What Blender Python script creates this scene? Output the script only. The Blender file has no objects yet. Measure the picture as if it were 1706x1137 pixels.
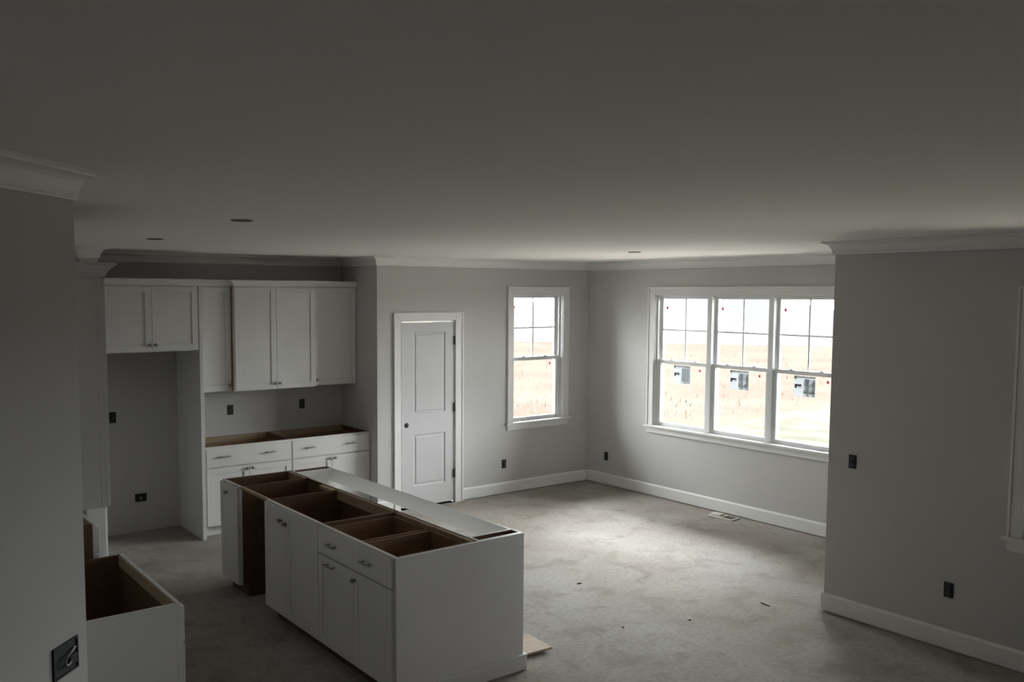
import bpy, bmesh, math, random
from mathutils import Vector, Matrix
random.seed(4)
PI = math.pi
S = bpy.context.scene
COL = S.collection

# ------------------------------------------------------------------ camera
F, SX, SY = 1481.45, -64.2, 34.8            # pixels in the 1706 x 1137 frame
cam_d = bpy.data.cameras.new('camera'); cam = bpy.data.objects.new('camera', cam_d); COL.objects.link(cam)
cam_d.sensor_width = 36.0; cam_d.sensor_fit = 'HORIZONTAL'
cam_d.lens = F / 1706 * 36.0
cam_d.shift_x = -SX / 1706; cam_d.shift_y = SY / 1706
cam_d.clip_start = .02; cam_d.clip_end = 2000
yaw, pit, rol = .6371, -.0768, .0035
fw = Vector((math.sin(yaw)*math.cos(pit), math.cos(yaw)*math.cos(pit), math.sin(pit)))
rt = Vector((math.cos(yaw), -math.sin(yaw), 0)); up = rt.cross(fw)
r2 = rt*math.cos(rol) + up*math.sin(rol); u2 = -rt*math.sin(rol) + up*math.cos(rol)
m = Matrix((r2, u2, -fw)).transposed().to_4x4(); m.translation = Vector((-7.7903, -8.1014, 2.3569))
cam.matrix_world = m
S.camera = cam

# ------------------------------------------------------------------ daylight
w = bpy.data.worlds.new('overcast_sky'); S.world = w; w.use_nodes = True
nt = w.node_tree; bg = nt.nodes['Background']
# standard overcast sky: three times brighter overhead than at the horizon
tcw = nt.nodes.new('ShaderNodeTexCoord'); sep = nt.nodes.new('ShaderNodeSeparateXYZ'); mr = nt.nodes.new('ShaderNodeMapRange')
nt.links.new(tcw.outputs['Generated'], sep.inputs[0]); nt.links.new(sep.outputs['Z'], mr.inputs['Value'])
mr.inputs['From Min'].default_value = 0; mr.inputs['From Max'].default_value = 1
SKY = 60.0
mr.inputs['To Min'].default_value = SKY/3; mr.inputs['To Max'].default_value = SKY
bg.inputs['Color'].default_value = (.98, .98, .985, 1)
nt.links.new(mr.outputs['Result'], bg.inputs['Strength'])
S.view_settings.view_transform = 'Standard'; S.view_settings.look = 'None'
S.view_settings.exposure = 0.0; S.view_settings.gamma = 1.0
S.view_settings.use_curve_mapping = False
cy = S.cycles
cy.use_adaptive_sampling = True; cy.adaptive_threshold = .05
cy.max_bounces = 10; cy.diffuse_bounces = 6; cy.glossy_bounces = 4; cy.transparent_max_bounces = 12
cy.caustics_reflective = False; cy.caustics_refractive = False; cy.use_denoising = True

def portal(name, loc, rz, wx, wz):
    """window portal: only tells the sampler where the sky comes in"""
    l = bpy.data.lights.new(name, 'AREA'); l.shape = 'RECTANGLE'; l.size = wx; l.size_y = wz
    l.cycles.is_portal = True
    o = bpy.data.objects.new(name, l); COL.objects.link(o); o.location = loc
    o.rotation_euler = (PI/2, 0, rz)         # -Z of the lamp looks along +Y turned by rz
    return o

# ------------------------------------------------------------------ materials
def mat(name, col, rough=.6, metal=0., var=.05, scale=6., bump=0., bscale=120., spec=.5, col2=None):
    m = bpy.data.materials.new(name); m.use_nodes = True
    n = m.node_tree.nodes; L = m.node_tree.links; b = n['Principled BSDF']
    b.inputs['Roughness'].default_value = rough; b.inputs['Metallic'].default_value = metal
    b.inputs['Specular IOR Level'].default_value = spec
    tc = n.new('ShaderNodeTexCoord'); no = n.new('ShaderNodeTexNoise')
    no.inputs['Scale'].default_value = scale; no.inputs['Detail'].default_value = 4
    L.new(tc.outputs['Object'], no.inputs['Vector'])
    r = n.new('ShaderNodeValToRGB'); r.color_ramp.elements[0].position = .35; r.color_ramp.elements[1].position = .65
    c2 = col2 or tuple(min(1, c*(1+var)) for c in col)
    r.color_ramp.elements[0].color = (*[c*(1-var) for c in col], 1); r.color_ramp.elements[1].color = (*c2, 1)
    L.new(no.outputs['Fac'], r.inputs['Fac']); L.new(r.outputs['Color'], b.inputs['Base Color'])
    if bump:
        n2 = n.new('ShaderNodeTexNoise'); n2.inputs['Scale'].default_value = bscale; L.new(tc.outputs['Object'], n2.inputs['Vector'])
        bp = n.new('ShaderNodeBump'); bp.inputs['Strength'].default_value = bump; bp.inputs['Distance'].default_value = .002
        L.new(n2.outputs['Fac'], bp.inputs['Height']); L.new(bp.outputs['Normal'], b.inputs['Normal'])
    return m

M = {}
M['wall'] = mat('grey_wall_paint', (.56, .555, .545), .75, var=.015, scale=1.5, bump=.15, spec=.25)
M['ceiling'] = mat('ceiling_paint', (.88, .86, .84), .85, var=.01, scale=1.0, bump=.1, spec=.2)
M['trim'] = mat('white_trim_paint', (.78, .775, .765), .42, var=.01, scale=3)
M['cab'] = mat('white_cabinet_paint', (.70, .695, .68), .38, var=.012, scale=3)
M['door'] = mat('white_door_paint', (.60, .60, .61), .45, var=.01, scale=3)
M['vinyl'] = mat('white_window_vinyl', (.80, .81, .82), .35, var=.01)
M['metal'] = mat('brushed_nickel', (.32, .31, .29), .35, metal=1., var=.08, scale=60)
M['hinge'] = mat('dark_hinge_metal', (.10, .098, .095), .45, metal=.6, var=.05, scale=60)
M['black'] = mat('black_plastic', (.012, .012, .013), .55, var=.2, scale=40)
M['darkblue'] = mat('dark_box_plastic', (.015, .019, .024), .6, var=.2, scale=40)
M['greyplastic'] = mat('grey_device_plastic', (.032, .032, .030), .5, var=.1, scale=40)
M['wire'] = mat('pale_wire_sheath', (.42, .41, .38), .6, var=.05)
M['canring'] = mat('can_light_ring', (.10, .095, .09), .6, var=.1, scale=40)
M['register'] = mat('cream_register_metal', (.62, .60, .54), .45, var=.04)
M['paper'] = mat('window_label_paper', (.44, .455, .465), .8, var=.02, scale=20)
M['paper2'] = mat('window_label_pale_panel', (.60, .62, .64), .8, var=.02, scale=20)
M['ink'] = mat('window_label_ink', (.06, .065, .07), .8, var=.1, scale=60)
M['inkgrey'] = mat('window_label_grey_ink', (.25, .26, .27), .8, var=.1, scale=60)
M['dot'] = mat('pink_sticker', (.55, .10, .20), .6, var=.05, scale=60)

def wood(name, a, b_, scale=(1, 1, 1), rough=.6):
    m = bpy.data.materials.new(name); m.use_nodes = True
    n = m.node_tree.nodes; L = m.node_tree.links; b = n['Principled BSDF']; b.inputs['Roughness'].default_value = rough
    b.inputs['Specular IOR Level'].default_value = .3
    tc = n.new('ShaderNodeTexCoord'); mp = n.new('ShaderNodeMapping'); mp.inputs['Scale'].default_value = scale
    no = n.new('ShaderNodeTexNoise'); no.inputs['Scale'].default_value = 5; no.inputs['Detail'].default_value = 6; no.inputs['Distortion'].default_value = .6
    r = n.new('ShaderNodeValToRGB'); r.color_ramp.elements[0].position = .3; r.color_ramp.elements[1].position = .7
    r.color_ramp.elements[0].color = (*a, 1); r.color_ramp.elements[1].color = (*b_, 1)
    L.new(tc.outputs['Object'], mp.inputs['Vector']); L.new(mp.outputs['Vector'], no.inputs['Vector'])
    L.new(no.outputs['Fac'], r.inputs['Fac']); L.new(r.outputs['Color'], b.inputs['Base Color'])
    return m
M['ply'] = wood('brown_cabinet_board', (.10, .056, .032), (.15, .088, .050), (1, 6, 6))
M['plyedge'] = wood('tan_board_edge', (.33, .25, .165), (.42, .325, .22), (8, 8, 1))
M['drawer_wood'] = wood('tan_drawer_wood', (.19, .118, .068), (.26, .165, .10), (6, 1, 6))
M['scrap'] = wood('pale_scrap_wood', (.42, .33, .24), (.55, .45, .34), (2, 14, 14))

def floor_mat():
    m = bpy.data.materials.new('dusty_grey_subfloor'); m.use_nodes = True
    n = m.node_tree.nodes; L = m.node_tree.links; b = n['Principled BSDF']
    b.inputs['Specular IOR Level'].default_value = .08
    tc = n.new('ShaderNodeTexCoord')
    def noise(sc, det, dist=0.):
        x = n.new('ShaderNodeTexNoise'); x.inputs['Scale'].default_value = sc; x.inputs['Detail'].default_value = det
        x.inputs['Distortion'].default_value = dist; L.new(tc.outputs['Object'], x.inputs['Vector']); return x
    def ramp(src, p0, c0, p1, c1):
        r = n.new('ShaderNodeValToRGB'); e = r.color_ramp.elements
        e[0].position = p0; e[0].color = (*c0, 1); e[1].position = p1; e[1].color = (*c1, 1)
        L.new(src.outputs['Fac'], r.inputs['Fac']); return r
    def mix(f, a, c, mode='MIX'):
        x = n.new('ShaderNodeMix'); x.data_type = 'RGBA'; x.blend_type = mode
        if isinstance(f, float): x.inputs['Factor'].default_value = f
        else: L.new(f, x.inputs['Factor'])
        L.new(a, x.inputs[6]); L.new(c, x.inputs[7]); return x.outputs[2]
    base = ramp(noise(.8, 5, .5), .34, (.305, .275, .243), .66, (.405, .392, .368))
    spot = ramp(noise(3.5, 6, .8), .33, (.60, .57, .54), .50, (1, 1, 1))
    fine = ramp(noise(28, 5), .30, (.84, .83, .82), .62, (1.03, 1.03, 1.03))
    c = mix(.45, base.outputs['Color'], spot.outputs['Color'], 'MULTIPLY')
    c = mix(.9, c, fine.outputs['Color'], 'MULTIPLY')
    L.new(c, b.inputs['Base Color'])
    rr = ramp(noise(1.7, 4), .3, (.8, .8, .8), .7, (.95, .95, .95)); L.new(rr.outputs['Color'], b.inputs['Roughness'])
    bp = n.new('ShaderNodeBump'); bp.inputs['Strength'].default_value = .25; bp.inputs['Distance'].default_value = .004
    L.new(noise(18, 6).outputs['Fac'], bp.inputs['Height']); L.new(bp.outputs['Normal'], b.inputs['Normal'])
    return m
M['floor'] = floor_mat()

def glass_mat():
    m = bpy.data.materials.new('window_glass'); m.use_nodes = True
    n = m.node_tree.nodes; L = m.node_tree.links
    for x in list(n):
        if x.type == 'BSDF_PRINCIPLED': n.remove(x)
    out = [x for x in n if x.type == 'OUTPUT_MATERIAL'][0]
    t = n.new('ShaderNodeBsdfTransparent'); t.inputs['Color'].default_value = (.93, .95, .95, 1)
    g = n.new('ShaderNodeBsdfGlossy'); g.inputs['Roughness'].default_value = .03
    f = n.new('ShaderNodeFresnel'); f.inputs['IOR'].default_value = 1.3
    mx = n.new('ShaderNodeMixShader')
    L.new(f.outputs[0], mx.inputs[0]); L.new(t.outputs[0], mx.inputs[1]); L.new(g.outputs[0], mx.inputs[2])
    L.new(mx.outputs[0], out.inputs['Surface']); return m
M['glass'] = glass_mat()

def field_mat():
    m = bpy.data.materials.new('dry_field'); m.use_nodes = True
    n = m.node_tree.nodes; L = m.node_tree.links; b = n['Principled BSDF']; b.inputs['Roughness'].default_value = .95
    b.inputs['Specular IOR Level'].default_value = 0.
    tc = n.new('ShaderNodeTexCoord'); no = n.new('ShaderNodeTexNoise'); no.inputs['Scale'].default_value = .35; no.inputs['Detail'].default_value = 8
    L.new(tc.outputs['Object'], no.inputs['Vector'])
    r = n.new('ShaderNodeValToRGB'); e = r.color_ramp.elements
    e[0].position = .36; e[0].color = (.0275, .0215, .0180, 1); e[1].position = .64; e[1].color = (.0345, .0268, .0222, 1)
    L.new(no.outputs['Fac'], r.inputs['Fac']); L.new(r.outputs['Color'], b.inputs['Base Color']); return m
M['field'] = field_mat()
M['lawn'] = mat('pale_winter_lawn', (.0265, .0255, .0205), .95, var=.13, scale=1.1, col2=(.034, .033, .0285), spec=.0)
M['hills'] = mat('hazy_bare_woods', (.034, .034, .036), .95, var=.06, scale=.05, spec=.0)
M['stalk'] = mat('straw_stalks', (.080, .061, .050), .95, var=.15, scale=2, spec=.0)

def translucent(name, col, f):
    m = M[name]; n = m.node_tree.nodes; L = m.node_tree.links; b = n['Principled BSDF']
    out = [x for x in n if x.type == 'OUTPUT_MATERIAL'][0]
    t = n.new('ShaderNodeBsdfTranslucent'); t.inputs['Color'].default_value = (*col, 1)
    mx = n.new('ShaderNodeMixShader'); mx.inputs[0].default_value = f
    L.new(b.outputs[0], mx.inputs[1]); L.new(t.outputs[0], mx.inputs[2]); L.new(mx.outputs[0], out.inputs['Surface'])
translucent('paper', (.9, .93, .95), .30); translucent('paper2', (.9, .93, .95), .46); translucent('dot', (.9, .25, .42), .16)
translucent('inkgrey', (.9, .93, .95), .17)

# ------------------------------------------------------------------ mesh helpers
class MB:
    def __init__(self): self.bm = bmesh.new(); self.mats = []
    def mi(self, m):
        if m not in self.mats: self.mats.append(m)
        return self.mats.index(m)
    def box(self, x0, x1, y0, y1, z0, z1, m=None):
        i = self.mi(m) if m else 0
        v = [self.bm.verts.new((x, y, z)) for z in (z0, z1) for y in (y0, y1) for x in (x0, x1)]
        for f in ((0, 2, 3, 1), (4, 5, 7, 6), (0, 1, 5, 4), (1, 3, 7, 5), (3, 2, 6, 7), (2, 0, 4, 6)):
            fc = self.bm.faces.new([v[k] for k in f]); fc.material_index = i
        return self
    def prism(self, pts, h0, h1, axis='z', m=None):
        """polygon pts extruded between h0 and h1 along an axis"""
        i = self.mi(m) if m else 0
        def P(a, c, h): return {'z': (a, c, h), 'y': (a, h, c), 'x': (h, a, c)}[axis]
        lo = [self.bm.verts.new(P(a, c, h0)) for a, c in pts]; hi = [self.bm.verts.new(P(a, c, h1)) for a, c in pts]
        n = len(pts); fs = [self.bm.faces.new(lo), self.bm.faces.new(hi)]
        for k in range(n): fs.append(self.bm.faces.new((lo[k], lo[(k+1) % n], hi[(k+1) % n], hi[k])))
        for f in fs: f.material_index = i
        return self
    def lathe(self, prof, n=20, axis='y', at=(0, 0, 0), sx=1., m=None):
        """profile of (radius, along) turned about an axis"""
        i = self.mi(m) if m else 0; rings = []
        for r, h in prof:
            ring = []
            for k in range(n):
                a = 2*PI*k/n; c, s = r*math.cos(a)*sx, r*math.sin(a)
                p = {'y': (c, h, s), 'z': (c, s, h), 'x': (h, c, s)}[axis]
                ring.append(self.bm.verts.new((p[0]+at[0], p[1]+at[1], p[2]+at[2])))
            rings.append(ring)
        for a, b in zip(rings, rings[1:]):
            for k in range(n):
                f = self.bm.faces.new((a[k], a[(k+1) % n], b[(k+1) % n], b[k])); f.material_index = i; f.smooth = True
        for e in (rings[0], rings[-1]):
            f = self.bm.faces.new(e); f.material_index = i
        return self
    def tube(self, pts, r, n=8, m=None):
        i = self.mi(m) if m else 0; rings = []
        for k, p in enumerate(pts):
            p = Vector(p); d = (Vector(pts[min(k+1, len(pts)-1)]) - Vector(pts[max(k-1, 0)])).normalized()
            a = d.orthogonal().normalized(); b = d.cross(a)
            if k and a.dot(prev) < 0: a = -a; b = -b
            if k:
                a = (prev - d*prev.dot(d)).normalized(); b = d.cross(a)
            prev = a
            rings.append([self.bm.verts.new(p + (a*math.cos(2*PI*j/n) + b*math.sin(2*PI*j/n))*r) for j in range(n)])
        for a, b in zip(rings, rings[1:]):
            for k in range(n):
                f = self.bm.faces.new((a[k], a[(k+1) % n], b[(k+1) % n], b[k])); f.material_index = i; f.smooth = True
        for e in (rings[0], rings[-1]): self.bm.faces.new(e).material_index = i
        return self
    def build(self, name, m=None, parent=None, bevel=0.):
        bmesh.ops.recalc_face_normals(self.bm, faces=self.bm.faces)
        me = bpy.data.meshes.new(name); self.bm.to_mesh(me); self.bm.free()
        if m: me.materials.append(M[m])
        else:
            for k in self.mats: me.materials.append(M[k])
        o = bpy.data.objects.new(name, me); COL.objects.link(o)
        if parent: o.parent = parent
        if bevel:
            b = o.modifiers.new('edge', 'BEVEL'); b.width = bevel; b.segments = 2; b.limit_method = 'ANGLE'
        return o
def box(name, m, x0, x1, y0, y1, z0, z1, parent=None, bevel=0.):
    return MB().box(x0, x1, y0, y1, z0, z1).build(name, m, parent, bevel)
def thing(name, label, cat, loc=(0, 0, 0), rz=0., group=None):
    o = bpy.data.objects.new(name, None); COL.objects.link(o); o.empty_display_size = .1
    o.location = loc; o.rotation_euler = (0, 0, rz); o['label'] = label; o['category'] = cat
    if group: o['group'] = group
    return o
def tag(o, label, cat, group=None):
    o['label'] = label; o['category'] = cat
    if group: o['group'] = group
    return o
def struct(o, label=None):
    o['kind'] = 'structure'
    if label: o['label'] = label
    return o
def setting(name, label, loc=(0, 0, 0), rz=0.):
    o = bpy.data.objects.new(name, None); COL.objects.link(o); o.empty_display_size = .1
    o.location = loc; o.rotation_euler = (0, 0, rz); return struct(o, label)

# ------------------------------------------------------------------ room shell
H = 2.74                      # ceiling
T = .15                       # wall thickness
XA, YB = -3.055, .79          # cabinet alcove: right side wall, back wall
XW, YW = -1.824, -4.4465      # near right wall face and its far end
KX = -7.117                   # kitchen left wall
CY = -5.058                   # where the angled wall starts
SX0, SX1 = -5.965, -5.815     # short wall beside the refrigerator space
YR = -13.5                    # rear wall
D45 = 2.6                     # run of the angled wall along x and y
XLW = KX - D45

def wall_with_holes(name, label, a0, a1, z1, holes, place, m='wall'):
    """wall along local x from a0 to a1, thickness T outwards (+y), rectangular holes (x0,x1,z0,z1)"""
    b = MB(); xs = a0
    for (h0, h1, q0, q1) in sorted(holes):
        b.box(xs, h0, 0, T, 0, z1); b.box(h0, h1, 0, T, 0, q0); b.box(h0, h1, 0, T, q1, z1); xs = h1
    b.box(xs, a1, 0, T, 0, z1)
    o = b.build(name, m); o.location = place[:3]; o.rotation_euler = (0, 0, place[3]); return struct(o, label)

OUT = [(XLW-T, YR-T), (XW+T, YR-T), (XW+T, YW-T), (T, YW-T), (T, T), (-1.80, T), (-1.80, 1.45), (KX-T, 1.45), (KX-T, CY), (XLW-T, CY-D45)]
fl = MB().prism(OUT, -.12, 0).build('floor', 'floor'); struct(fl, 'dusty pale grey subfloor with stains and scuffs')
ce = MB().prism(OUT, H, H+.12).build('ceiling', 'ceiling'); struct(ce, 'smooth flat white ceiling')
struct(MB().box(XA+.12, -1.92, 1.33, 1.45, 0, H).box(-1.92, -1.80, T, 1.45, 0, H).build('wall_pantry', 'wall'), 'walls of the pantry behind the closed door')
W1H = (-1.224, -.432, .835, 2.356)          # small window hole in the back wall
DH = (-2.785, -2.045, 0, 2.067)             # door hole in the back wall
wall_with_holes('wall_back', 'grey back wall with pantry door and single window', XA+.0005, T, H, [W1H, DH], (0, 0, 0, 0))
W2H = (1.085, 3.41, .835, 2.356)            # triple window hole, local x = -Y
wall_with_holes('wall_right', 'grey wall with the triple window', -T*0+.0, -YW, H, [W2H], (0, 0, 0, -PI/2))
W3H = (5.772, 6.50, .845, 2.335)         # window of the near right wall, local x = -Y
wall_with_holes('wall_right_near', 'dark grey wall projecting at the right', -YW, -YR, H, [W3H], (XW, 0, 0, -PI/2))
struct(box('wall_right_return', 'wall', XW+.0005, .15, YW-T, YW, 0, H), 'end of the projecting right wall')
struct(box('wall_kitchen_return', 'wall', XA, XA+.12, .0005, YB+T, 0, H), 'side wall of the cabinet alcove')
struct(box('wall_kitchen_back', 'wall', KX-T, XA+.12, YB, YB+T, 0, H), 'back wall behind the kitchen cabinets')
struct(box('wall_kitchen_stub', 'wall', SX0, SX1, 0, YB, 0, H), 'short wall beside the refrigerator space')
struct(box('wall_kitchen_left', 'wall', KX-T, KX, CY, YB, 0, H), 'kitchen left wall behind the range run')
q = T*.7071
b = MB().prism([(KX, CY), (KX-D45, CY-D45), (KX-D45-T, CY-D45), (KX-T, CY)], 0, H)
struct(b.build('wall_left', 'wall'), 'angled grey wall at the left')
struct(box('wall_left_near', 'wall', XLW-T, XLW, YR, CY-D45, 0, H), 'left wall behind the viewpoint')
struct(box('wall_rear', 'wall', XLW-T, XW+T, YR-T, YR, 0, H), 'rear wall behind the viewpoint')

# ---- moulding swept along the walls, room on the left hand of the path
def offs(path, d, closed=False):
    out = []
    n = len(path)
    for k in range(n):
        p = Vector(path[k]); nb = []
        if k > 0: e = (p - Vector(path[k-1])).normalized(); nb.append(Vector((-e.y, e.x)))
        if k < n-1: e = (Vector(path[k+1]) - p).normalized(); nb.append(Vector((-e.y, e.x)))
        if len(nb) == 1: o = nb[0]*d
        else:
            s = nb[0] + nb[1]; o = s * (d / (1 + nb[0].dot(nb[1])))
        out.append(p + o)
    return out
def sweep(path, prof, seg, name, m, parent=None):
    """one straight length (seg) of a mitred moulding; prof = (distance from wall, z)"""
    b = MB(); A = []; B = []
    for d, z in prof:
        o = offs(path, d)
        A.append(b.bm.verts.new((*o[seg], z))); B.append(b.bm.verts.new((*o[seg+1], z)))
    n = len(prof)
    for k in range(n): b.bm.faces.new((A[k], A[(k+1) % n], B[(k+1) % n], B[k]))
    b.bm.faces.new(A); b.bm.faces.new(B)
    return b.build(name, m, parent)
CP, CD = .078, .094
def crown_prof(z, p=CP, d=CD):
    pr = [(0, z-d), (.13*p, z-d), (.16*p, z-.93*d)]
    for k in range(7):
        a = k/6*PI/2
        pr.append((p*(.20 + .62*(1-math.cos(a))), z-d*(.90 - .70*math.sin(a))))
    pr += [(.86*p, z-.12*d), (p, z-.12*d), (p, z-.0005), (0, z-.0005)]
    return pr
CPATH = [(XW, YR), (XW, YW), (0, YW), (0, 0), (XA, 0), (XA, YB), (SX1, YB), (SX1, 0), (SX0, 0), (SX0, YB), (KX, YB), (KX, CY), (XLW, CY-D45), (XLW, YR)]
clab = ['crown moulding over the projecting right wall', 'crown moulding on the hidden wall end', 'crown moulding over the triple window wall',
        'crown moulding over the pantry door wall', 'crown moulding on the alcove side', 'crown moulding in the dark above the cabinets',
        'crown moulding on the short wall side', 'crown moulding on the short wall end', 'crown moulding on the short wall far side',
        'crown moulding in the kitchen corner', 'crown moulding over the range wall', 'crown moulding on the angled left wall', 'crown moulding on the near left wall']
for k in range(len(CPATH)-1):
    struct(sweep(CPATH, crown_prof(H), k, 'trim_%d' % (k+1), 'trim'), clab[k])
BG = .014; BH = .142
bprof = [(0, BG), (.015, BG), (.015, BH-.018), (.009, BH-.004), (.006, BH), (0, BH)]
p1 = [(XW, YR), (XW, YW), (0, YW), (0, 0), (-1.948, 0)]
for k, nm, lb in ((0, 'baseboard_right_near', 'white baseboard of the projecting right wall'), (1, 'baseboard_return', 'white baseboard of the hidden wall end'),
                  (2, 'baseboard_right', 'white baseboard under the triple window'), (3, 'baseboard_back', 'white baseboard right of the pantry door')):
    struct(sweep(p1, bprof, k, nm, 'trim'), lb)
struct(sweep([(-2.859, 0), (XA, 0), (XA, .10)], bprof, 0, 'baseboard_back_left', 'trim'), 'short white baseboard left of the pantry door')
p3 = [(KX, -4.0), (KX, CY), (XLW, CY-D45), (XLW, YR)]
for k in range(3):
    struct(sweep(p3, bprof, k, ('baseboard_kitchen_left', 'baseboard_left', 'baseboard_left_near')[k], 'trim'), ('white baseboard by the range run', 'white baseboard of the angled wall', 'white baseboard behind the viewpoint')[k])

# ------------------------------------------------------------------ pantry door
d = setting('door_1', 'white two panel pantry door with white casing')
DX0, DX1, DZ0, DZ1 = -2.746, -2.069, .022, 2.040
def casing_prof_box(bb, x0, x1, z0, z1): bb.box(x0, x1, -.018, 0, z0, z1)
cp_out = .024
for nm, pts in (('casing', [(-2.858, 0), (-2.858, 2.148), (-2.775, 2.06), (-2.775, 0)]), ('casing', [(-1.948, 0), (-1.948, 2.148), (-2.054, 2.06), (-2.054, 0)]),
                ('casing', [(-2.858, 2.148), (-1.948, 2.148), (-2.054, 2.06), (-2.775, 2.06)])):
    b = MB().prism(pts, -.017, -.0005, 'y')
    c = sum(p[0] for p in pts)/4, sum(p[1] for p in pts)/4
    b.build('casing', 'trim', d, .003)
# raised outer edge of the casing
for nm, a in (('back_band', (-2.858, -2.838, 0, 2.148)), ('back_band', (-1.968, -1.948, 0, 2.148)), ('back_band', (-2.838, -1.968, 2.128, 2.148))):
    MB().box(a[0], a[1], -.024, -.0165, a[2], a[3]).build('back_band', 'trim', d, .003)
for a in ((-2.7845, -2.772, 0, 2.0665), (-2.057, -2.0455, 0, 2.0665), (-2.772, -2.057, 2.054, 2.0665)):
    MB().box(a[0], a[1], .010, T-.01, a[2], a[3]).build('jamb', 'trim', d)
# slab with two sunk, raised-field panels
def panelled_slab(x0, x1, z0, z1, panels, yf, th):
    b = MB(); ps = sorted(panels, key=lambda p: p[2])
    px0, px1 = ps[0][0], ps[0][1]
    b.box(x0, px0, yf, yf+th, z0, z1); b.box(px1, x1, yf, yf+th, z0, z1)
    z = z0
    for p in ps:
        b.box(px0, px1, yf, yf+th, z, p[2]); z = p[3]
    b.box(px0, px1, yf, yf+th, z, z1)
    for p in ps:
        # slope down to the groove, then up to the raised field
        loops = [(0, 0), (.012, .010), (.022, .010), (.034, .003)]
        rings = []
        for ins, dy in loops:
            rings.append([b.bm.verts.new(c) for c in ((p[0]+ins, yf+dy, p[2]+ins), (p[1]-ins, yf+dy, p[2]+ins), (p[1]-ins, yf+dy, p[3]-ins), (p[0]+ins, yf+dy, p[3]-ins))])
        for r0, r1 in zip(rings, rings[1:]):
            for k in range(4): b.bm.faces.new((r0[k], r0[(k+1) % 4], r1[(k+1) % 4], r1[k]))
        b.bm.faces.new(rings[-1])
        b.box(px0, px1, yf+.014, yf+th, p[2], p[3])
    return b
sl = panelled_slab(DX0, DX1, DZ0, DZ1, [(-2.600, -2.180, 1.045, 1.935), (-2.600, -2.180, .245, .815)], .004, .034).build('slab', 'door', d)
sl['label'] = 'white moulded two panel door slab'
ho = MB().lathe([(.0275, .0005), (.0275, -.0015), (.002, -.0015)], 24, 'y', (-2.690, .0042, .928)).build('bore_hole', 'black', sl); ho['label'] = 'dark round hole bored for the knob'
for z in (1.835, 1.085, .335):
    MB().box(-2.074, -2.054, -.002, .006, z-.045, z+.045).lathe([(.008, -.05), (.008, .05)], 12, 'z', (-2.063, -.009, z)).build('hinge', 'hinge', sl)

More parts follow.
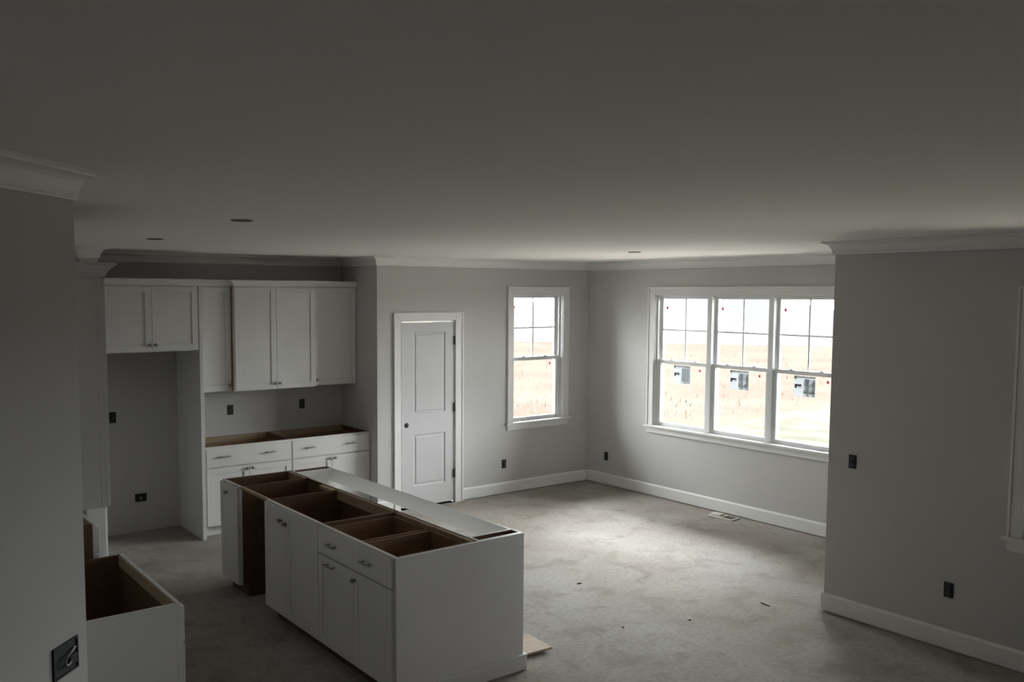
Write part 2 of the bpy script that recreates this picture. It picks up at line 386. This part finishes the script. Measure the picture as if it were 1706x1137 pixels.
# ------------------------------------------------------------------ windows
def window(name, label, loc, rz, hole, units, zs, yo=0., labels=True, seen_dots=True, casing=.089, ext=T):
    """local x to the right seen from indoors, y outwards"""
    x0, x1, z0, z1 = hole
    R = setting(name, label, loc, rz)
    c = casing - .006; ox0, ox1, oz1 = x0-c, x1+c, z1+c
    sill = z0 + .004
    for pts in ([(ox0, sill), (ox0, oz1), (x0+.006, z1-.006), (x0+.006, sill)], [(ox1, sill), (ox1, oz1), (x1-.006, z1-.006), (x1-.006, sill)],
                [(ox0, oz1), (ox1, oz1), (x1-.006, z1-.006), (x0+.006, z1-.006)]):
        MB().prism(pts, -.017, -.0005, 'y').build('casing', 'trim', R, .003)
    for a in ((ox0, ox0+.018, sill, oz1), (ox1-.018, ox1, sill, oz1), (ox0+.018, ox1-.018, oz1-.018, oz1)):
        MB().box(a[0], a[1], -.025, -.0165, a[2], a[3]).build('back_band', 'trim', R, .003)
    MB().box(ox0-.022, ox1+.022, -.046, .0, z0-.018, sill).box(x0+.001, x1-.001, 0, .05, z0+.0005, sill).build('stool', 'trim', R, .004)
    MB().box(ox0, ox1, -.016, -.0005, z0-.018-.068, z0-.018).build('apron', 'trim', R, .003)
    for a in ((x0+.0005, x0+.012, sill, z1), (x1-.012, x1-.0005, sill, z1), (x0+.012, x1-.012, z1-.012, z1-.0005)):
        MB().box(a[0], a[1], .0005, ext+.01, a[2], a[3]).build('jamb', 'trim', R)
    MB().box(x0+.012, x1-.012, .05, ext+.03, z0-.005+.006, sill+.012).build('sill', 'vinyl', R)
    for i in range(len(units)-1):
        (cA, hA), (cB, hB) = units[i], units[i+1]
        MB().box(cA+hA-.014, cB-hB+.014, .014+yo, ext+.01, sill+.012, z1-.012).build('mullion', 'vinyl', R, .003)
    gt, gb, mt, mb, lb = z1-.047, 0, zs+.032, zs-.018, sill+.018
    for i, (cx, h) in enumerate(units):
        a, e = cx-h, cx+h
        # channel frame of the unit
        fr = MB()
        fr.box(a, a+.016, .03+yo, ext, sill+.012, z1-.012); fr.box(e-.016, e, .03+yo, ext, sill+.012, z1-.012); fr.box(a+.016, e-.016, .03+yo, ext, z1-.026, z1-.012)
        fr.build('unit_frame', 'vinyl', R, .002)
        # upper sash, outside
        y0, y1 = .083+yo, .113+yo; st = .028
        s = MB(); s.box(a+.016, a+.016+st, y0, y1, zs-.012, z1-.026); s.box(e-.016-st, e-.016, y0, y1, zs-.012, z1-.026)
        s.box(a+.016+st, e-.016-st, y0, y1, z1-.026-.024, z1-.026); s.box(a+.016+st, e-.016-st, y0, y1, zs-.012, zs+.024)
        s = s.build('upper_sash', 'vinyl', R, .002)
        ga, ge = a+.016+st, e-.016-st
        zb, zt = zs+.024, z1-.05
        pn = MB().box(ga-.004, ge+.004, (y0+y1)/2-.002, (y0+y1)/2+.002, zb-.004, zt+.004).build('pane', 'glass', s)
        MB().box(cx-.008, cx+.008, (y0+y1)/2-.008, (y0+y1)/2+.008, zb, zt).build('muntin', 'vinyl', s)
        zm = (zb+zt)/2
        MB().box(ga, cx-.008, (y0+y1)/2-.008, (y0+y1)/2+.008, zm-.008, zm+.008).box(cx+.008, ge, (y0+y1)/2-.008, (y0+y1)/2+.008, zm-.008, zm+.008).build('muntin', 'vinyl', s)
        # lower sash, inside
        v0, v1 = .046+yo, .077+yo; st2 = .034
        s2 = MB(); s2.box(a+.016, a+.016+st2, v0, v1, sill+.012, zs+.03); s2.box(e-.016-st2, e-.016, v0, v1, sill+.012, zs+.03)
        s2.box(a+.016+st2, e-.016-st2, v0, v1, zs-.012, zs+.03); s2.box(a+.016+st2, e-.016-st2, v0, v1, sill+.012, sill+.042)
        s2 = s2.build('lower_sash', 'vinyl', R, .002)
        la, le = a+.016+st2, e-.016-st2
        MB().box(la-.004, le+.004, (v0+v1)/2-.002, (v0+v1)/2+.002, sill+.038, zs-.008).build('pane', 'glass', s2)
        for lx in (cx-.17, cx+.17):
            MB().box(lx-.026, lx+.026, v0+.002, v1+.004, zs+.03, zs+.036).lathe([(.012, 0), (.012, .010), (.008, .014)], 12, 'z', (lx, (v0+v1)/2, zs+.034)).build('sash_lock', 'vinyl', s2)
        if seen_dots:
            MB().lathe([(.016, 0), (.016, -.0008)], 14, 'y', (ga+.050, (y0+y1)/2-.0022, zt-.105), .85).build('round_sticker', 'dot', s)['label'] = 'small pink round sticker'
            MB().lathe([(.016, 0), (.016, -.0008)], 14, 'y', (le-.085, (v0+v1)/2-.0022, zs-.062), .85).build('round_sticker', 'dot', s2)['label'] = 'small pink round sticker'
        if labels:
            yl = (v0+v1)/2-.0023; X0, X1, Z1 = cx-.135, cx+.105, zs-.020; Z0 = Z1-.205
            b = MB(); b.box(X0, X1, yl-.0004, yl, Z0, Z1, 'paper')
            b.box(X0+.105, X1-.004, yl-.0008, yl-.0004, Z0+.004, Z1-.03, 'paper2')
            b.box(X0+.004, X0+.03, yl-.0010, yl-.0004, Z1-.03, Z1-.004, 'inkgrey'); b.box(X0+.035, X1-.01, yl-.0010, yl-.0004, Z1-.018, Z1-.010, 'inkgrey')
            b.box(X0+.010, X0+.085, yl-.0010, yl-.0004, Z1-.105, Z1-.085, 'ink'); b.box(X0+.010, X0+.034, yl-.0010, yl-.0004, Z1-.125, Z1-.105, 'ink')
            b.box(X0+.05, X0+.085, yl-.0010, yl-.0004, Z1-.118, Z1-.111, 'inkgrey')
            rnd = random.Random(i)
            for k in range(9):
                zz = Z1-.045-k*.0155; xx = X0+.115
                while xx < X1-.03:
                    ww = rnd.uniform(.008, .03); b.box(xx, min(xx+ww, X1-.012), yl-.0011, yl-.0008, zz-.006, zz, 'inkgrey'); xx += ww+.007
            b.build('paper_label', None, s2)['label'] = 'grey printed paper label stuck on the pane'
    return R
window('window_1', 'single double hung window right of the pantry door', (0, 0, 0), 0, W1H, [(-.828, .382)], 1.572, yo=.012, labels=False)
window('window_2', 'triple double hung window on the right wall', (0, 0, 0), -PI/2, W2H, [(1.472, .372), (2.2475, .372), (3.023, .372)], 1.572)
window('window_3', 'window at the right edge on the projecting wall', (XW, 0, 0), -PI/2, W3H, [(6.136, .350)], 1.572, labels=False)
portal('portal_window_1', (-.828, T+.06, 1.6), 0+PI, .79, 1.52)
portal('portal_window_2', (T+.06, -2.2475, 1.6), PI/2, 2.32, 1.52)
portal('portal_window_3', (XW+T+.06, -6.136, 1.6), PI/2, .72, 1.49)

# ------------------------------------------------------------------ outdoors
g = struct(MB().box(-60, 160, -140, 160, -1.05, -.75).build('ground_field', 'field'), 'dry straw coloured field beyond the windows')
M['gravel'] = mat('bounce_light_gravel', (.19, .176, .150), .95, var=.10, scale=1.6, col2=(.225, .208, .172), spec=.0)
struct(MB().prism([(.3, -30), (8.2, -30), (8.2, 1.2), (6.0, 2.6), (-20, 2.6), (-20, 1.6), (-1.7, 1.6), (-1.7, .3), (.3, .3)], -.752, -.733).build('ground_bounce_gravel', 'gravel'), 'pale gravel added beside the house to bounce light indoors')  # bright ground added to throw daylight up onto the ceiling
struct(MB().prism([(8.0, -30), (26, -30), (24, 4.5), (15.6, 6.1), (12.2, 5.7), (9.1, 5.0), (4, 4.8), (-20, 4.8), (-20, 2.4), (6, 2.4), (8.0, 1.1)], -.752, -.738).build('ground_lawn', 'lawn'), 'pale winter lawn by the house')
# unseen porch added outside the projecting wall to cut its window light
po = setting('shade_porch_1', 'unseen porch added outside the projecting right wall to shade its window', (XW+T, YW-T, 0))
MB().box(.0, 2.4, -8.6, -.001, 2.62, 2.74).build('shade_porch_ceiling', 'trim', po)
MB().box(2.2, 2.4, -8.6, -.001, 2.40, 2.62).build('shade_porch_beam', 'trim', po)
for yy in (-8.5, -5.7, -2.9, -.15): MB().box(2.22, 2.38, yy-.08, yy+.08, -.62, 2.40).build('shade_porch_post', 'trim', po)
MB().box(.0, 2.4, -8.6, -.001, -.76, -.62).build('shade_porch_slab', 'field', po)
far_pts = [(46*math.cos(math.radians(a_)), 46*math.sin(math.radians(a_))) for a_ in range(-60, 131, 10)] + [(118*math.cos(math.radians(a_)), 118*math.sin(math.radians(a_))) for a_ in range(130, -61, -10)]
M['far'] = mat('haze_painted_field', (.0285, .0268, .0272), .95, var=.07, scale=.08, spec=.0)  # distance haze painted as a paler, lavender tinted ring of field
struct(MB().prism(far_pts, -.752, -.742).build('ground_painted_haze', 'far'), 'far field towards the horizon, distance haze painted into its colour')
# low hazy wooded ridge
b = MB(); n = 60; ring = []
for k in range(n+1):
    a = math.radians(-25 + 150*k/n); x, y = 95*math.cos(a), 95*math.sin(a)
    h = 1.2 + 1.1*math.sin(k*.55) + .8*math.sin(k*1.3+1) + random.uniform(0, .7)
    ring.append(((x, y), (x*1.12, y*1.12), h))
lo = [b.bm.verts.new((p[0][0], p[0][1], -.8)) for p in ring]; mi_ = [b.bm.verts.new((p[0][0]*1.03, p[0][1]*1.03, p[2]*.8)) for p in ring]; hi = [b.bm.verts.new((*p[1], p[2])) for p in ring]
far = [b.bm.verts.new((p[1][0]*1.1, p[1][1]*1.1, -.8)) for p in ring]
for k in range(n):
    for A, B in ((lo, mi_), (mi_, hi), (hi, far)): b.bm.faces.new((A[k], A[k+1], B[k+1], B[k]))
struct(b.build('ground_ridge', 'hills'), 'low hazy wooded ridge on the horizon')
# tall dry grass past the lawn
b = MB(); rg = random.Random(8)
for k in range(5000):
    t = rg.random(); a = rg.uniform(-30, 80); rr = 10 + 36*t*t
    x, y = rr*math.cos(math.radians(a))*1., rr*math.sin(math.radians(a))*1.
    if x < 27 and y < 6.2 or rr < 11: continue
    hgt = rg.uniform(.08, .26); wd = rg.uniform(.008, .022); th = rg.uniform(0, PI); cx_, sx_ = math.cos(th)*wd, math.sin(th)*wd; lx, ly = rg.uniform(-.15, .15), rg.uniform(-.15, .15)
    v = [b.bm.verts.new(p) for p in ((x-cx_, y-sx_, -.77), (x+cx_, y+sx_, -.77), (x+sx_, y-cx_, -.77), (x+lx, y+ly, -.77+hgt))]
    for f in ((0, 1, 3), (1, 2, 3), (2, 0, 3)): b.bm.faces.new([v[j] for j in f])
o = b.build('dry_grass', 'stalk'); o['kind'] = 'stuff'; o['label'] = 'tall dry straw grass in the field outside'; o['category'] = 'grass'

# ------------------------------------------------------------------ cabinets
def shaker(x0, x1, z0, z1, y=0., t=.019, fr=.057, rec=.009):
    b = MB()
    b.box(x0, x0+fr, y, y+t, z0, z1); b.box(x1-fr, x1, y, y+t, z0, z1)
    b.box(x0+fr, x1-fr, y, y+t, z0, z0+fr); b.box(x0+fr, x1-fr, y, y+t, z1-fr, z1)
    b.box(x0+fr, x1-fr, y+rec, y+t-.003, z0+fr, z1-fr)
    return b
def knob(par, x, z, y=0.):
    return MB().lathe([(.006, .001), (.0055, -.012), (.012, -.016), (.015, -.021), (.013, -.027), (.006, -.029)], 16, 'y', (x, y, z), 1.35).build('knob', 'metal', par)
def pull(par, x, z, y=0., L=.115):
    b = MB()
    for s in (-1, 1): b.lathe([(.0045, .001), (.0045, -.026)], 10, 'y', (x+s*L*.36, y, z))
    pts = [(x+L*(k/8-.5), y-.026-.006*math.sin(PI*k/8), z) for k in range(9)]
    b.tube(pts, .0062, 8)
    return b.build('pull', 'metal', par)
def drawer(R, x0, x1, z0, z1, pulls, boxd=None, D=.5, bx=None):
    f = MB().box(x0, x1, 0, .019, z0, z1).build('drawer', 'cab', R, .002)
    for px, pz in pulls: pull(f, px, pz)
    if boxd:
        a, e = bx or (x0+.03, x1-.03); q0, q1 = boxd
        MB().box(a, a+.014, .0405, D, q0, q1).box(e-.014, e, .0405, D, q0, q1).box(a+.014, e-.014, .0405, .056, q0, q1).box(a+.014, e-.014, D-.014, D, q0, q1).box(a+.014, e-.014, .056, D-.014, q0+.012, q0+.018).build('drawer_box', 'drawer_wood', f)
    return f
def door_(R, x0, x1, z0, z1, kn=None, pl=None, rec=.009):
    o = shaker(x0, x1, z0, z1, rec=rec).build('door', 'cab', R, .0015)
    if kn: knob(o, *kn)
    if pl: pull(o, *pl)
    return o
HB = .876
def base_cabinet(label, loc, rz, W, D, stile=.038, mid=None, rail=None, name='base_cabinet', white_sides=(), group=None, toe='cab', back_skin=False, inner=False):
    """open topped box; x along the front, y from the door faces backwards"""
    R = thing(name, label, 'cabinet', loc, rz, group); t = .016
    for k, (a, e) in enumerate(((0, t), (W-t, W))):
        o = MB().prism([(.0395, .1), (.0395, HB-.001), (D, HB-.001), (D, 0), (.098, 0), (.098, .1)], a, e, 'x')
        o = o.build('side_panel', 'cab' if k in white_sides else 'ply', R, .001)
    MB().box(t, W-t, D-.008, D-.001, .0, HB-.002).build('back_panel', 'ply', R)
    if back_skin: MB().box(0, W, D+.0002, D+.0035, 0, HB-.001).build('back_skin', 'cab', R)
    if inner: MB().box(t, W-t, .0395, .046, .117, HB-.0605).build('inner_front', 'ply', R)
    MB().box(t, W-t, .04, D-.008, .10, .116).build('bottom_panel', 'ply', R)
    f = MB(); f.box(0, stile, .0195, .0390, .1, HB); f.box(W-stile, W, .0195, .0390, .1, HB)
    f.box(stile, W-stile, .0195, .0390, HB-.038, HB); f.box(stile, W-stile, .0195, .0390, .1, .132)
    if mid: f.box(mid-.019, mid+.019, .0195, .0390, .132, HB-.038)
    if rail: f.box(stile, W-stile, .0200, .0385, rail-.019, rail+.019)
    f.build('face_frame', 'cab', R, .001)
    MB().box(t, W-t, .0395, .05, HB-.06, HB-.004).build('top_cleat', 'plyedge', R)
    MB().box(t, W-t, D-.03, D-.008, HB-.075, HB-.004).build('nailer', 'plyedge', R)
    MB().box(t, W-t, .085, .099, .001, .0995).build('toe_kick', toe, R)
    return R
# back run --------------------------------------------------------------
YF = .155                                     # door faces of the back base run
BD = YB - YF - .002
for k, (x0, x1, lb) in enumerate(((-4.866, -3.963, 'white base cabinet without a countertop, next to the refrigerator space'), (-3.961, XA-.002, 'white base cabinet without a countertop, in the corner near the pantry door'))):
    W = x1-x0
    R = base_cabinet(lb, (x0, YF, 0), 0, W, BD, rail=.668, group='white base cabinets on the back wall')
    x_ = .006 if k else .024
    drawer(R, x_, W-.006, .680, .855, [(W*.215, .778), (W*.735, .778)], (.70, .83), .52)
    door_(R, x_, W/2-.0015, .108, .668, kn=(W/2-.028, .640)); door_(R, W/2+.0015, W-.006, .108, .668, kn=(W/2+.028, .640))
    if k == 0: MB().box(.0, .022, .0175, .0193, .1, HB-.012).build('edge_strip', 'plyedge', R)['label'] = 'bare tan board edge'
# upper cabinets ----------------------------------------------------------
def small_crown(R, x0, x1, D, z, left=True, right=True, h=.062, p=.042, name='crown'):
    path = []
    if right: path.append((x1, D))
    path += [(x1, 0), (x0, 0)]
    if left: path.append((x0, D))
    path = [(a, b) for a, b in path]
    pr = [(-.012, z), (.004, z), (.008, z+.3*h), (.018, z+.52*h), (.032, z+.72*h), (p, z+.80*h), (p, z+h), (-.012, z+h)]
    # room lies on the right hand here: mirror the path so that it lies on the left
    path = path[::-1]
    pr2 = [(-d_, zz) for d_, zz in pr]
    b = MB(); rows = []
    for d_, zz in pr2:
        o = offs(path, d_); rows.append([b.bm.verts.new((*v, zz)) for v in o])
    n = len(pr2); m_ = len(path)
    for k in range(n):
        for j in range(m_-1): b.bm.faces.new((rows[k][j], rows[(k+1) % n][j], rows[(k+1) % n][j+1], rows[k][j+1]))
    for j in (0, m_-1): b.bm.faces.new([rows[k][j] for k in range(n)])
    return b.build(name, 'cab', R)
def wall_cabinet(label, loc, rz, W, D, z0, z1, doors, kn, left=True, right=True, name='wall_cabinet', group=None, lw='cab'):
    R = thing(name, label, 'cabinet', loc, rz, group); t = .016
    MB().box(0, t, .0395, D, z0, z1).build('side_panel', lw, R, .001); MB().box(W-t, W, .0395, D, z0, z1).build('side_panel', 'cab', R, .001)
    MB().box(t, W-t, .0395, D, z0+.012, z0+.028).box(t, W-t, .0395, D, z1-.016, z1).box(t, W-t, D-.006, D, z0+.028, z1-.016).build('carcass', 'ply', R)
    fr = MB(); fr.box(0, .038, .0195, .039, z0, z1); fr.box(W-.038, W, .0195, .039, z0, z1); fr.box(.038, W-.038, .0195, .039, z1-.05, z1); fr.box(.038, W-.038, .0195, .039, z0, z0+.038)
    fr.build('face_frame', 'cab', R, .001)
    n = len(doors)
    for k, (a, e) in enumerate(doors): door_(R, a, e, z0+.008, z1-.012, kn=kn[k], rec=.010)
    small_crown(R, 0, W, D, z1-.006, left, right)
    return R
UT = 2.425
def wc(x0, x1, yf, lb, doors, kn, z0=1.372, **k):
    W = x1-x0; return wall_cabinet(lb, (x0, yf, 0), 0, W, YB-yf-.002, z0, UT, doors(W), kn(W), **k)
two = lambda W: [(.005, W/2-.0015), (W/2+.0015, W-.005)]
one = lambda W: [(.005, W-.005)]
wc(-4.868, -4.462, .45, 'narrow white wall cabinet between the refrigerator cabinet and the double one', one, lambda W: [(W-.030, 1.435)], left=False, right=False)
wc(-4.459, -3.572, .375, 'white wall cabinet with two tall doors, standing proud of its neighbours', two, lambda W: [(W/2-.024, 1.436), (W/2+.024, 1.436)], lw='plyedge')
wc(-3.569, XA-.002, .45, 'white wall cabinet in the alcove corner, rightmost of the uppers', one, lambda W: [(.030, 1.436)], left=False, right=False)
FX0, FX1 = -5.768, -4.908
wc(FX0, FX1, .115, 'white two door cabinet over the empty refrigerator space', two, lambda W: [(W/2-.026, 1.880), (W/2+.026, 1.880)], z0=1.815, left=True, right=True)
for x0, x1, lb in ((FX1+.001, FX1+.038, 'tall white panel right of the empty refrigerator space'), (FX0-.038, FX0-.001, 'tall white panel left of the empty refrigerator space')):
    tag(MB().box(x0, x1, .112, YB-.001, 0, UT-.008).build('refrigerator_panel', 'cab', None, .002), lb, 'panel')
# left run -------------------------------------------------------------------
XF = -6.423
LD = XF - KX - .002
R = base_cabinet('white base cabinet without a countertop, beside the angled wall', (XF, -3.93, 0), PI/2, .99, LD, rail=.668, white_sides=(0,), inner=True)
drawer(R, .006, .984, .680, .855, [(.25, .778), (.74, .778)])
door_(R, .006, .4935, .108, .668, kn=(.465, .64)); door_(R, .4965, .984, .108, .668, kn=(.525, .64))
R = base_cabinet('base cabinet with a bare brown side, past the range gap', (-6.382, -2.16, 0), PI/2, .91, -6.382-KX-.002, rail=.668)
drawer(R, .006, .904, .680, .855, [(.25, .778), (.66, .778)])
door_(R, .006, .4535, .108, .668, kn=(.425, .64)); door_(R, .4565, .904, .108, .668, kn=(.485, .64))
R = wall_cabinet('white crowned wall cabinet by the angled wall, above the base cabinet', (-6.747, -3.93, 0), PI/2, .99, -6.747-KX-.002, 1.384, 2.432, [(.002, .4935), (.4965, .985)], [(.465, 1.45), (.525, 1.45)])
# island -----------------------------------------------------------------------
IX = -5.256; IY0, IY1 = -3.93, -1.29
ID = .605                                       # depth of the front row
# two drawer unit at the near end:  Y -3.912 .. -3.0
W = .912
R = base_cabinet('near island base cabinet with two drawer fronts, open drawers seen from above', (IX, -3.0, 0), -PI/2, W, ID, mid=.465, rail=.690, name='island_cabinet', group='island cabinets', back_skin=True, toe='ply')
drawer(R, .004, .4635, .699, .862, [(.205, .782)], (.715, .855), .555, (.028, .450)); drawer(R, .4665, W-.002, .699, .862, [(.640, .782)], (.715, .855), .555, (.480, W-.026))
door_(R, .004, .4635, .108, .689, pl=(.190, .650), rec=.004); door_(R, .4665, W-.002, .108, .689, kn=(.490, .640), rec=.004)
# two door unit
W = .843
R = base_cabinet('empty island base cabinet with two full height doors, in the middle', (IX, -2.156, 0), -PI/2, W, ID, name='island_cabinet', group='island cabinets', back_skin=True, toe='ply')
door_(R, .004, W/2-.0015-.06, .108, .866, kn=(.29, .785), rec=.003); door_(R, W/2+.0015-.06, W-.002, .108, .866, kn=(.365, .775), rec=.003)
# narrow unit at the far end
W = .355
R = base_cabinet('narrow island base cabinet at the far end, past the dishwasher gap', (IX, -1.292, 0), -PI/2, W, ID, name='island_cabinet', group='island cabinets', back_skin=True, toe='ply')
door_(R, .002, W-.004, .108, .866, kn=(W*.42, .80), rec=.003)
# end panel, hollow end legs, apron and dishwasher rail
R = thing('island_end_assembly', 'island end panel with hollow legs and back apron, open knee space', 'island', (IX, IY0, 0))
XE = -4.308-IX
MB().box(.020, XE, 0, .0165, .0, HB).build('end_panel', 'cab', R, .0015)['label'] = 'plain white panel on the near end'
MB().box(.075, XE+.022, -.015, -.0005, .004, .102).box(XE+.0005, XE+.022, -.0005, .125, .004, .102).build('base_trim', 'cab', R, .002)
def leg(y0, y1):
    b = MB(); t = .016; x0, x1 = ID+.004, XE
    b.box(x0, x1, y0, y0+t, .0, HB, 'cab'); b.box(x0, x1, y1-t, y1, .0, HB-.0005, 'cab'); b.box(x0, x0+t, y0+t, y1-t, 0, HB-.0005, 'cab'); b.box(x0+t, x0+t+.002, y0+t, y1-t, .05, HB-.003, 'ply'); b.box(x1-t-.002, x1-t, y0+t, y1-t, .05, HB-.003, 'ply'); b.box(x1-t, x1, y0+t, y1-t, 0, HB-.0005, 'cab')
    b.box(x0+t, x1-t, y1-t-.003, y1-t-.0005, .05, HB-.003, 'ply'); b.box(x0+t, x1-t, y0+t, y1-t-.003, .40, .41, 'ply')
    return b.build('leg', None, R, .001)
leg(.017, .125); leg(IY1-IY0-.11, IY1-IY0)
MB().box(XE-.020, XE-.001, .1255, IY1-IY0-.1105, HB-.112, HB-.002).build('apron', 'cab', R, .001)
MB().box(.030, .052, 1.7755, 2.282, HB-.022, HB-.001).build('dishwasher_rail', 'plyedge', R)
MB().box(ID-.012, ID, 1.776, 2.282, .0, HB-.004).build('gap_back_panel', 'ply', R); MB().box(ID+.0002, ID+.0035, 1.776, 2.282, .0, HB-.004).build('gap_back_skin', 'cab', R)
MB().box(ID-.055, ID-.013, 1.776, 1.80+.20, HB-.03, HB-.006).build('gap_cleat', 'plyedge', R)

# ------------------------------------------------------------------ electrical rough-in
def outlet(label, loc, rz, w=.062, h=.104, name='outlet', kind='outlet'):
    """bare device without a cover plate; local -y faces the room"""
    R = thing(name, label, 'outlet' if kind != 'switch' else 'switch', loc, rz, None)
    MB().box(-w/2, w/2, -.004, -.0005, -h/2, h/2).build('box', 'darkblue', R)
    if kind == 'switch':
        MB().box(-.016, .016, -.010, -.004, -.034, .034).build('device', 'greyplastic', R, .002)
        MB().box(-.005, .005, -.018, -.010, -.012, .012).build('toggle', 'greyplastic', R, .002)
    else:
        for s in (-1, 1):
            MB().lathe([(.0165, -.004), (.0165, -.010), (.015, -.011)], 18, 'y', (0, 0, s*.0205)).build('receptacle', 'greyplastic', R)
        MB().box(-.010, .010, -.006, -.004, -.046, .046).build('yoke', 'hinge', R)
    return R
outlet('black uncovered outlet low on the wall between door and window', (-1.343, 0, .357), 0)
outlet('black uncovered outlet low on the wall under the triple window', (0, -.341, .357), -PI/2)
outlet('black uncovered switch box on the projecting wall, at hand height', (XW, -4.637, 1.158), -PI/2, .058, .100, 'light_switch', 'switch')
outlet('black uncovered outlet low on the projecting right wall', (XW, -5.347, .407), -PI/2)
outlet('black uncovered outlet above the base cabinets, left one', (-4.357, YB, 1.140), 0)
outlet('black uncovered outlet above the base cabinets, right one', (-3.545, YB, 1.146), 0)
outlet('black uncovered outlet inside the refrigerator space', (-5.53, YB, 1.152), 0)
R = thing('water_supply_box', 'dark water supply box low inside the refrigerator space', 'water box', (-5.285, YB, .34), 0)
MB().box(-.055, .055, -.006, -.0005, -.04, .04).build('box', 'greyplastic', R, .002); MB().box(-.045, .045, -.008, -.006, -.03, .03).build('recess', 'black', R)
MB().lathe([(.010, -.008), (.010, -.035), (.014, -.038), (.014, -.046)], 14, 'y', (-.01, 0, .0)).build('valve', 'metal', R)
R = thing('switch_box', 'large dark two gang box with a pale wire loop on the angled wall', 'switch', (KX-.0855, CY-.0855, 1.203), -PI/4+PI/2+0, None)
R.rotation_euler = (0, 0, PI/4)
MB().box(-.064, .064, -.003, -.0005, -.052, .052).box(-.064, .064, -.007, -.003, .046, .052).box(-.064, .064, -.007, -.003, -.052, -.046).box(-.064, -.058, -.007, -.003, -.046, .046).box(.058, .064, -.007, -.003, -.046, .046).build('box', 'darkblue', R)
MB().tube([(.045, -.008, .022), (.02, -.012, .016), (-.004, -.014, .008), (-.016, -.014, -.004), (-.012, -.013, -.018), (.004, -.012, -.022), (.018, -.009, -.016)], .0035, 8).build('wire', 'wire', R)
MB().box(.012, .050, -.012, -.003, -.030, .002).build('device', 'black', R, .002)

# ------------------------------------------------------------------ recessed ceiling lights
for x, y, lb in ((-5.952, -3.553, 'dark recessed ceiling light hole nearest the viewpoint, above the kitchen'), (-5.811, -1.589, 'small dark recessed ceiling light hole near the refrigerator space'), (-1.764, -2.418, 'recessed ceiling light hole near the triple window')):
    R = thing('ceiling_light', lb, 'light', (x, y, H), 0, 'recessed ceiling lights')
    MB().lathe([(.050, -.0005), (.058, -.0005), (.058, -.003), (.050, -.006)], 28, 'z').build('ring', 'canring', R)
    MB().lathe([(.050, -.0006), (.050, -.0022), (.0, -.0022)][:2], 28, 'z').build('can', 'black', R)

# ------------------------------------------------------------------ things on the floor
R = thing('floor_register', 'cream floor register lying askew by the baseboard under the triple window', 'register', (-.145, -2.235, .0), math.radians(4))
MB().box(-.078, .078, -.150, .150, .0, .012).build('plate', 'register', R, .003)
for k in range(9): MB().box(-.055, .055, -.128+k*.013, -.122+k*.013, .012, .0135).build('slot', 'black', R)
MB().box(-.05, .05, .02, .14, .012, .030).build('damper', 'register', R, .003)
R = thing('wood_scrap', 'thin offcut of pale board lying beside the island end', 'scrap wood', (-4.085, -3.70, 0), math.radians(-4))
MB().box(-.12, .12, -.12, .16, .018, .032).build('board', 'scrap', R, .001); MB().box(-.11, .09, .05, .13, 0, .018).build('batten', 'scrap', R, .001)
bits = [((965, 973), (-2.874, -2.919), 'small dark chip of debris on the open floor', .022), ((1315, 1052), (-2.06, -4.11), 'thin dark splinter on the floor before the projecting wall', .05),
        ((1205, 1087), (-2.78, -3.98), 'small brown crumb on the floor in the foreground', .016), ((1078, 1090), (-3.28, -3.80), 'tiny brown fleck on the foreground floor', .012)]
for (px, (x, y), lb, r) in bits:
    b = MB(); n = 7
    pts = [(r*(1 if r < .04 else 1.)*math.cos(2*PI*k/n)*random.uniform(.7, 1.1), r*(.7 if r < .04 else .14)*math.sin(2*PI*k/n)*random.uniform(.7, 1.1)) for k in range(n)]
    o = b.prism(pts, 0, .008).build('debris_chip', 'scrap' if r < .02 else 'ply'); o.location = (x, y, 0); o.rotation_euler = (0, 0, 1.35 if r > .04 else -.4); tag(o, lb, 'debris')
